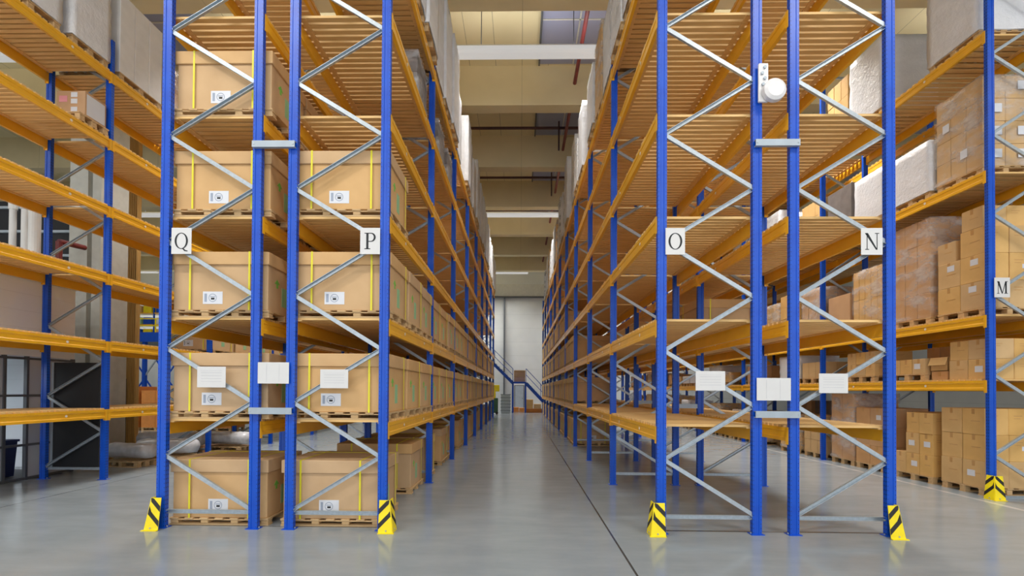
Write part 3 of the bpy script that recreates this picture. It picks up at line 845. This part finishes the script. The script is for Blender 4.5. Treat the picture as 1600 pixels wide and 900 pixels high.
plate(-3.80, -3.46, 1.66, 1.905, 'white notice plate with faint lines on the Q rack end brace', 0)
plate(-3.08, -2.71, 1.71, 1.96, 'white notice plate spanning the gap between the Q and P posts', 1)
plate(-2.34, -2.01, 1.66, 1.88, 'white notice plate with faint lines on the P rack end brace', 0)
plate(2.03, 2.37, 1.66, 1.885, 'white notice plate with faint lines on the O rack end brace', 0)
plate(2.73, 3.12, 1.55, 1.81, 'white notice plate spanning the gap between the O and N posts', 1)
plate(3.44, 3.77, 1.64, 1.865, 'white notice plate with faint lines on the N rack end brace', 0)
def antenna():
    b = MB(); b.cbox(-.035, .075, -.03, 0, 0, .45, .006, M['plastic'])
    for x, z in ((.03, .40), (.0, .33), (.03, .27), (.01, .20)): b.cyl((x, -.045, z), (x, -.03, z), .018, M['galvflat'], 10)
    o = link('wireless_device', b.mesh('bracket'), None, (2.775, YS, 5.0)); tag(o, 'white wireless device with a round dome high on the inner O post', 'device')
    b = MB(); b.cyl((.12, -.09, .11), (.12, -.04, .11), .125, M['plastic'], 32, .13); b.cyl((.12, -.11, .11), (.12, -.09, .11), .09, M['plastic'], 32, .125)
    link('dome', b.mesh('dome'), o)
antenna()

# ------------------------------------------------------------------ corner guards
def guard(x, y, sx, sy_len, nm, lab):
    """corner at (x,y); front plate runs towards -sx, side plate runs back along +y"""
    H = .37; w = .165; wt = .118; t = .006
    b = MB()
    def stripes(flip, place):
        # plate polygon: inner edge at u=0, outer edge u = w (bottom) .. wt (top)
        pl = [(0, 0), (w, 0), (wt + .01, H), (wt - .015, H), (.0, H)]
        b.prism(pl, 0, t, M['yellow'], 'y') if place == 'f' else b.prism(pl, 0, t, M['yellow'], 'x')
    me = MB()
    # front plate, u grows towards the corner
    def emit(mb, side):
        def P(u, z, o):
            # outer corner at u=w on the bottom
            ln = (w - wt) * z / H
            if side == 'f': return (x - sx * (w - u), y - o + ln, z)
            return (x + sx * (o - ln), y + (w - u), z)
        def prism(poly, o0, o1, mat):
            n = len(poly); v = [P(u, z, o0) for u, z in poly] + [P(u, z, o1) for u, z in poly]
            mb.poly(v, [(i, (i + 1) % n, n + (i + 1) % n, n + i) for i in range(n)] + [tuple(range(n)), tuple(range(2 * n - 1, n - 1, -1))], mat)
        edge = lambda z: w - (w - wt) * z / H
        prism([(0, 0), (w, 0), (wt, H), (0, H)], 0, t, M['yellow'])
        for z0 in (.045, .21):
            # stripe rising towards the inner edge ... clipped to the plate
            hgt = .065
            pts = []
            steps = 6
            lo = [(u, z0 + .17 * (u / w)) for u in [w * k / steps for k in range(steps + 1)]]
            lo = [(w - p[0], p[1]) for p in lo]
            # stripe climbs from the corner edge (low) to the inner edge (high) in photo -> mirrored below
            lo = [(w - u, z) for u, z in lo]
            up = [(u, z + hgt) for u, z in lo]
            def clip(p): return (min(p[0], edge(min(p[1], H)) - .004), min(p[1], H))
            prism([clip(p) for p in lo] + [clip(p) for p in reversed(up)], t, t + .0012, M['black'])
        mb.cyl(P(w * .55, .03, t), P(w * .55, .03, t + .008), .009, M['galv'], 8)
    emit(me, 'f')
    o = link('corner_guard', me.mesh('guard_front')); tag(o, lab, 'guard', 'yellow and black corner guards')
    s = MB(); emit(s, 's'); link('side_plate', s.mesh('side_plate'), o)
    b = MB(); b.box(min(x, x - sx * w) - .02 * (sx < 0), max(x, x - sx * w) + .02 * (sx > 0), y - .03, y, 0, .008, M['yellow']); link('base_flange', b.mesh('base_flange'), o)
guard(-4.335, 5.235, -1, 1, 'Q', 'yellow and black striped guard at the foot of the outer Q post')
guard(-1.45, 5.235, 1, 1, 'P', 'yellow and black striped guard at the foot of the outer P post')
guard(1.50, 5.235, -1, 1, 'O', 'yellow and black striped guard at the foot of the outer O post')
guard(4.345, 5.235, 1, 1, 'N', 'yellow and black striped guard at the foot of the outer N post')
guard(7.30, 7.17, -1, 1, 'M', 'yellow and black striped guard at the foot of the M post')

# ------------------------------------------------------------------ left background
def cabin():
    o = link('cabin', None, None, (0, 0, 0)); tag(o, 'white cabin with a glazed partition below, behind the left rack', 'cabin')
    b = MB(); b.box(-12.5, -8.78, 3.2, 8.86, 2.2, 3.56, M['cabinp']); b.box(-12.55, -8.74, 3.15, 8.9, 3.56, 3.6, M['white']); link('upper_cladding', b.mesh('upper_cladding'), o)
    b = MB(); b.box(-12.4, -8.9, 3.2, 8.8, 0, .04, M['steelgrey']); b.box(-12.5, -12.4, 3.2, 8.86, 0, 2.2, M['cabinp']); link('cabin_base', b.mesh('cabin_base'), o)
    ys = [3.25, 4.4, 5.5, 6.6, 7.66, 8.02, 8.86]
    b = MB()
    for y in ys: b.box(-8.84, -8.78, y - .02, y + .02, 0, 2.2, M['steelgrey'])
    for zz in (.03, .62, 1.5, 2.16): b.box(-8.835, -8.785, 3.25, 8.86, zz - .02, zz + .02, M['steelgrey'])
    link('partition_frame', b.mesh('partition_frame'), o)
    for y0, y1 in zip(ys, ys[1:]):
        if (y0, y1) == (7.66, 8.02): continue
        b = MB(); b.box(-8.815, -8.805, y0 + .02, y1 - .02, .05, 2.14, M['glass']); link('glass_panel', b.mesh('glass_panel'), o)
cabin()
def cabin_fill_lamp():  # lamp added to brighten the cabin interior
    o = link('cabin_fill_lamp', None, None, (-10.4, 6.4, 2.12)); tag(o, 'added flat white fill lamp inside the glazed cabin behind the left rack', 'light')
    b = MB(); b.cbox(-.3, .3, -.6, .6, 0, .07, .01, M['white']); link('housing', b.mesh('lamp_housing'), o)
    b = MB(); b.box(-.28, .28, -.58, .58, -.01, 0, M['tube']); link('diffuser', b.mesh('lamp_diffuser'), o)
    l = bpy.data.lights.new('cabin_fill_lamp', 'AREA'); l.shape = 'RECTANGLE'; l.size = .5; l.size_y = 1.1; l.energy = 90; l.color = (.95, .98, 1)
    lo = bpy.data.objects.new('cabin_fill_light', l); COL.objects.link(lo); lo.location = (-10.4, 6.4, 2.1)
cabin_fill_lamp()
b = MB(); b.box(-10.2, -10.15, 6.6, 8.2, 1.2, 2.0, M['teal']); o = link('notice_board', b.mesh('notice_board')); tag(o, 'teal board glimpsed inside the cabin through the open pane', 'board')
def bin_():
    b = MB(); b.prism([(-.2, 0), (.2, 0), (.26, .62), (-.26, .62)], -.2, .2, M['navy'], 'y'); b.box(-.1, .06, -.206, -.2, .3, .55, M['paper'])
    o = link('waste_bin', b.mesh('waste_bin'), None, (-9.3, 7.9, .05)); tag(o, 'dark navy bin inside the cabin behind the partition', 'bin')
    b = MB(); b.box(-.28, .28, -.22, .22, .62, .66, M['navy']); link('bin_lid', b.mesh('bin_lid'), o)
bin_()
def blackboard():
    b = MB(); b.cbox(-8.5, -7.62, 8.165, 8.195, .17, 2.1, .004, M['blackpanel'])
    o = link('black_panel', b.mesh('black_panel')); tag(o, 'tall matt black panel fixed behind the second frame of the left rack', 'panel')
    b = MB(); b.box(-8.5, -8.46, 8.155, 8.165, .17, 2.1, M['galvflat']); link('edge_strip', b.mesh('edge_strip'), o)
blackboard()
def column(x, y, w, h, lab, name='concrete_column'):
    b = MB(); q = w / 2
    b.prism([(-q, -q), (q * .15, -q), (q * .15, -q * .7), (q * .45, -q * .7), (q * .45, -q), (q, -q), (q, q), (-q, q)], 0, h, M['concrete'])
    o = link(name, b.mesh(name), None, (x, y, 0)); tag(o, lab, 'column', 'concrete columns')
column(-10.6, 11.3, .78, 10.4, 'pale grey grooved concrete column behind the left rack')
def clad():
    b = MB(); n = 11; w = .58
    pts = []
    for i in range(n):
        pts += [(-w / 2 + w * i / n, -.36), (-w / 2 + w * (i + .5) / n, -.385)]
    pts += [(w / 2, -.36), (w / 2, -.26), (-w / 2, -.26)]
    b.prism(pts, 0, 9.4, M['corr'])
    o = link('corrugated_column', b.mesh('corrugated_column'), None, (-10.92, 12.85, 0)); tag(o, 'tall brown corrugated column right of the second left rack frame', 'column')
    b = MB(); b.box(-.07, .05, -.43, -.385, .1, 1.9, M['blackpanel']); link('black_rail', b.mesh('black_rail'), o)
clad()
def pipes():
    for i, (x, y, r) in enumerate(((-11.02, 9.7, .06), (-10.74, 9.7, .07), (-10.32, 9.5, .1))):
        b = MB(); b.cyl((0, 0, 0), (0, 0, 2.05), r, M['white'], 16); b.cyl((0, 0, 1.9), (0, 0, 2.05), r * 1.25, M['white'], 16)
        b.cyl((0, 0, 2.05), (0, 1.2, 2.3), r, M['white'], 12)
        o = link('ventilation_pipe', b.mesh('ventilation_pipe'), None, (x, y, 3.6)); tag(o, 'white vertical pipe rising behind the cabin roof, %s from the left' % ORD[i], 'pipe', 'white pipes above the cabin')
    b = MB(); b.cyl((-10.3, 10.0, 3.59), (-10.3, 10.0, 4.9), .06, M['red'], 12); b.cyl((-10.3, 10.0, 4.9), (-10.3, 10.6, 4.95), .06, M['red'], 12)
    o = link('riser_pipe', b.mesh('riser_pipe')); tag(o, 'red riser pipe between the white pipes and the concrete column', 'pipe')
    b = MB(); b.box(-13.2, -10.2, 9.3, 10.3, 0, 3.58, M['cabinp']); o = link('plant_housing', b.mesh('plant_housing')); tag(o, 'plain white housing carrying the white pipes behind the cabin', 'housing')
pipes()
def duct():
    b = MB(); b.box(-16, -11.15, 11.2, 12.2, 3.9, 6.3, M['blackpanel'])
    o = link('ventilation_duct', b.mesh('ventilation_duct')); tag(o, 'big dark ventilation duct behind the white pipes above the cabin', 'duct')
    for zz in (4.3, 4.9, 5.5, 6.1):
        b = MB(); b.box(-15.9, -11.2, 11.14, 11.2, zz, zz + .06, M['galvflat']); link('duct_rib', b.mesh('duct_rib'), o)
    for x in (-15.8, -11.3):
        b = MB(); b.box(x - .06, x + .06, 11.6, 11.72, 0, 3.9, M['steelgrey']); link('support', b.mesh('support'), o)
duct()

# mezzanine with shelving, far left
def mezz():
    o = link('mezzanine', None); tag(o, 'distant blue mezzanine with yellow railing and stored bins, far left', 'mezzanine')
    b = MB(); b.box(-30, -16.5, 26, 35, 4.35, 4.6, M['concrete']); b.box(-30, -16.5, 25.9, 26, 4.3, 4.85, M['blue']); link('platform', b.mesh('platform'), o)
    for i in range(6):
        b = MB(); b.box(-.09, .09, -.09, .09, 0, 4.35, M['blue']); link('post', b.mesh('mezzanine_post'), o, (-29.6 + i * 2.6, 26.2, 0))
    for i in range(10):
        b = MB(); x = -29.6 + i * 1.3
        for z0 in (.3, 2.3):
            b.bar((x, 26.2, z0), (x + 1.3, 26.2, z0 + 1.9), .07, .05, M['blue'] if i % 3 else M['galvflat']); b.bar((x + 1.3, 26.26, z0), (x, 26.26, z0 + 1.9), .07, .05, M['blue'])
        b.box(x + 1.25, x + 1.35, 26.18, 26.28, 0, 4.3, M['blue'])
        link('cross_brace', b.mesh('cross_brace'), o)
    b = MB()
    for zz in (5.2, 5.6): b.box(-30, -16.5, 25.9, 25.95, zz, zz + .05, M['yellow'])
    for i in range(14): b.box(-30 + i, -29.95 + i, 25.9, 25.95, 4.8, 5.62, M['yellow'])
    link('railing', b.mesh('railing'), o)
    t = link('shelving_unit', None, None, (0, 27, 4.6)); tag(t, 'shelving unit of coloured bins standing on the distant mezzanine', 'shelving')
    b = MB()
    for i in range(9): b.box(-29 + i * 1.4, -28.93 + i * 1.4, 0, .07, 0, 3, M['blue'])
    for zz in (.1, .8, 1.5, 2.2): b.box(-29, -17.8, 0, .6, zz, zz + .06, M['beam'])
    link('frame', b.mesh('shelving_frame'), t)
    k = 0
    for zz in (.16, .86, 1.56, 2.26):
        for i in range(16):
            m = R.choice(['whitebox', 'blue', 'yellow', 'carton', 'blue', 'palegreen'])
            me = cached(('bin', m), lambda: (lambda q: (q.cbox(-.25, .25, 0, .5, 0, .42, .02, M[m]), q.mesh('bin'))[1])(MB()))
            bo = link('storage_bin', me, None, (-29 + 1.4 * (i // 2) + .4 + .62 * (i % 2), 27.02, 4.601 + zz)); k += 1
            tag(bo, 'small %s bin on the mezzanine shelving, tier %s, %s along' % ({'whitebox': 'white', 'carton': 'brown', 'palegreen': 'pale green'}.get(m, m), ORD[[.16, .86, 1.56, 2.26].index(zz)], ORD[i]), 'bin', 'bins on the mezzanine shelving')
mezz()
# goods beneath the mezzanine edge and film rolls on the floor
for i, (x, y, h, kind) in enumerate(((-15.2, 17.8, 1.7, 'orangebox'), (-14.0, 17.8, 1.55, 'orangebox'), (-12.8, 17.6, 1.75, 'carton'), (-11.6, 17.8, 1.65, 'orangebox'))):
    load(x, y, 0, 1.1, .9, h, '%s box stack, %s from left, standing far beyond the left rack' % ('orange-brown' if kind == 'orangebox' else 'brown', ORD[i]), 'box stacks beyond the left rack', kind, None, (2, 2, 3), plabel='wooden pallet under the %s box stack from left beyond the left rack' % ORD[i], seed=i, name='box_stack')
M['rollfilm'] = simple('silvery_film', srgb(196, 196, 200), .3, 0, .15, 8, .4)
def roll(x, y, z, r, L, rot, lab):
    def f():
        b = MB(); n = 20; rr = random.Random(int(L * 10))
        segs = 8; v = []; fa = []
        for k in range(segs + 1):
            for i in range(n):
                q = r * (1 + rr.uniform(-.07, .05)) * (1 if 0 < k < segs else .85); a = 2 * PI * i / n
                v.append((-L / 2 + L * k / segs, q * math.cos(a), r + q * math.sin(a) * .85))
        for k in range(segs):
            for i in range(n): j = (i + 1) % n; fa.append((k * n + i, k * n + j, (k + 1) * n + j, (k + 1) * n + i))
        fa += [tuple(range(n - 1, -1, -1)), tuple(range(segs * n, segs * n + n))]
        b.poly(v, fa, M['rollfilm']); me = b.mesh('wrapped_roll')
        for p in me.polygons: p.use_smooth = True
        return me
    o = link('wrapped_roll', f(), None, (x, y, z + .02 - .0), (0, 0, rot)); tag(o, lab, 'roll', 'film wrapped rolls on the floor')
    def g():
        b = MB(); b.cyl((-L / 2 - .004, 0, r), (-L / 2 + .01, 0, r), r * .3, M['greybox'], 14); return b.mesh('core')
    link('core', g(), o)
for i, (x, y, r, L, rot) in enumerate(((-9.15, 9.75, .13, .5, .2), (-8.25, 9.6, .19, 1.0, -.1), (-8.0, 10.3, .2, 1.2, .1), (-8.9, 11.6, .22, 1.5, .1), (-7.75, 12.1, .2, 1.2, -.1))):
    pallet(x, y, 0, L * .8, .5, 'low pallet under the %s film wrapped roll from the left' % ORD[i], 'pallets under film rolls', rot)
    roll(x, y, PH - .015, r, L, rot, 'silvery film wrapped roll on a low pallet beyond the left rack, %s from left' % ORD[i])
def cone():
    b = MB(); b.cbox(-.16, .16, -.16, .16, 0, .03, .005, M['orangecone']); b.cyl((0, 0, .03), (0, 0, .5), .12, M['orangecone'], 18, .025)
    o = link('traffic_cone', b.mesh('traffic_cone'), None, (-11.6, 14.6, 0)); tag(o, 'small red traffic cone beyond the film wrapped rolls', 'cone')
    b = MB(); b.cyl((0, 0, .2), (0, 0, .3), .083, M['white'], 18, .064); link('reflective_band', b.mesh('band'), o)
cone()

# ------------------------------------------------------------------ end of the aisle
def stairs():
    o = link('steel_stairs', None); tag(o, 'blue steel stairs and landing against the end wall of the aisle', 'stairs')
    Y = 33.5; m = M['blue']
    zl = 2.27
    b = MB(); b.box(-.55, .47, Y, Y + 1.2, zl - .12, zl, m); link('landing', b.mesh('landing'), o)
    for x in (-.52, .42):
        for y in (Y + .04, Y + 1.1):
            b = MB(); b.box(x - .06, x + .06, y - .05, y + .05, 0, zl - .12, m); link('post', b.mesh('landing_post'), o)
    def flight(x0, z0, x1, z1, yy):
        b = MB()
        for y in (yy, yy + 1.1): b.bar((x0, y, z0 - .1), (x1, y, z1 - .1), .22, .04, m)
        link('stringer', b.mesh('stringer'), o)
        n = max(3, int(abs(z1 - z0) / .19)); b = MB()
        for i in range(n):
            t = (i + .5) / n; b.box(x0 + (x1 - x0) * t - .14, x0 + (x1 - x0) * t + .14, yy, yy + 1.1, z0 + (z1 - z0) * t - .04, z0 + (z1 - z0) * t, M['galvflat'])
        link('tread', b.mesh('treads'), o)
        b = MB()
        for hh in (.5, .95): b.bar((x0, yy, z0 + hh), (x1, yy, z1 + hh), .04, .04, m)
        k = max(2, int(abs(x1 - x0) / .9))
        for i in range(k + 1):
            t = i / k; b.box(x0 + (x1 - x0) * t - .02, x0 + (x1 - x0) * t + .02, yy - .02, yy + .02, z0 + (z1 - z0) * t - .1, z0 + (z1 - z0) * t + .97, m)
        link('handrail', b.mesh('handrail'), o)
    flight(-.52, zl, -3.2, zl + 2.65, Y)
    flight(.45, zl, 2.6, .02, Y)
stairs()
def crate():
    b = MB()
    for i in range(5): b.box(-.42, .42, -.3, .3, .17 * i, .17 * i + .15, M['card'] if i % 2 else M['pallet'])
    b.box(-.4, .4, -.28, .28, 0, .85, M['pallet'])
    o = link('wooden_crate', b.mesh('wooden_crate'), None, (-.02, 34.2, 2.275)); tag(o, 'pale slatted crate standing on the stair landing at the aisle end', 'crate')
crate()
b = MB(); b.box(-.44, .36, 36.5, 36.6, 0, 2.05, M['steelgrey']); b.box(-.38, .3, 36.47, 36.5, .02, 2.0, M['galvflat']); b.cyl((.22, 36.43, 1.0), (.22, 36.47, 1.0), .03, M['steelgrey'], 8)
o = link('door_1', b.mesh('door')); o['kind'] = 'structure'
for i, (x, w, h, mt) in enumerate(((-.28, .42, .34, 'orangebox'), (.16, .4, .3, 'orangebox'), (.75, .55, .95, 'carton'), (1.35, .55, .6, 'carton'), (1.05, 1.2, .28, 'orangebox'))):
    b = MB(); b.cbox(-w / 2, w / 2, -.25, .25, 0, h, .01, M[mt]); b.box(-w / 2 + .01, w / 2 - .01, -.03, .03, h, h + .002, M['tape'])
    y = 35.2 if i < 4 else 34.2
    o = link('carton', b.mesh('carton'), None, (x, y, 0)); tag(o, '%s carton under the blue stairs at the aisle end, %s' % ('orange' if mt == 'orangebox' else 'brown', ['left of the pair', 'right of the pair', 'taller of two', 'shorter of two', 'widest and lowest'][i]), 'carton', 'cartons under the stairs')
def cart():
    o = link('yellow_machine', None, None, (-1.75, 31.2, 0)); tag(o, 'yellow-topped machine with a green base left of the stairs', 'machine')
    b = MB(); b.cbox(-.32, .36, -.3, .3, 1.55, 2.0, .03, M['yellow']); b.cbox(-.22, .1, -.28, .28, 1.1, 1.55, .03, M['yellow']); link('hood', b.mesh('hood'), o)
    b = MB(); b.cbox(-.3, .26, -.3, .3, .1, 1.1, .03, M['greenp']); link('base', b.mesh('base'), o)
    for x in (-.2, .2):
        b = MB(); b.cyl((x, -.32, .1), (x, -.26, .1), .1, M['black'], 14); link('wheel', b.mesh('wheel'), o)
cart()
for i in range(6):
    b = MB(); b.prism([(-.3, 0), (.3, 0), (.34, .2), (-.34, .2)], -.25, .25, M['galvflat'], 'y'); b.box(-.36, .36, -.27, .27, .2, .225, M['steelgrey'])
    o = link('grey_bin', b.mesh('grey_bin'), None, (-1.0, 32.6, .226 * i)); tag(o, 'grey plastic bin in the stack beside the stairs, %s from the floor' % ORD[i], 'bin', 'stacked grey bins by the stairs')
# hanging blue banners high above the right rack
for i, (x, y, zz) in enumerate(((2.1, 16.6, 10.0),)):
    b = MB(); b.box(-.22, .22, -.02, .02, 0, .55, M['blue']); b.cyl((0, 0, .55), (0, 0, 1.1), .012, M['steelgrey'], 6)
    o = link('hanging_sign', b.mesh('hanging_sign'), None, (x, y, zz)); tag(o, 'small blue hanging sign under the roof near the drop pipe', 'sign')

# ------------------------------------------------------------------ world, camera, view
w = bpy.data.worlds.new('World'); sc.world = w; w.use_nodes = True
bg = w.node_tree.nodes['Background']; bg.inputs[0].default_value = (.92, .95, 1, 1); bg.inputs[1].default_value = 3.0
cam = bpy.data.cameras.new('camera'); co = bpy.data.objects.new('camera', cam); COL.objects.link(co)
cam.sensor_width = 36; cam.lens = 715 / 1600 * 36; cam.shift_y = (601.5 - 450) / 1600
cam.clip_start = .05; cam.clip_end = 200
co.matrix_world = Matrix.Translation((0, 0, 1.651)) @ Matrix.Rotation(.0172, 4, 'Z') @ Matrix.Rotation(PI / 2 + .0113, 4, 'X') @ Matrix.Rotation(.0064, 4, 'Z')
sc.camera = co
sc.view_settings.view_transform = 'Standard'; sc.view_settings.look = 'None'
sc.view_settings.exposure = -0.92; sc.view_settings.gamma = 1; sc.view_settings.use_curve_mapping = False
sc.cycles.use_denoising = True
sc.cycles.max_bounces = 8; sc.cycles.diffuse_bounces = 4; sc.cycles.transparent_max_bounces = 12
sc.cycles.sample_clamp_indirect = 4
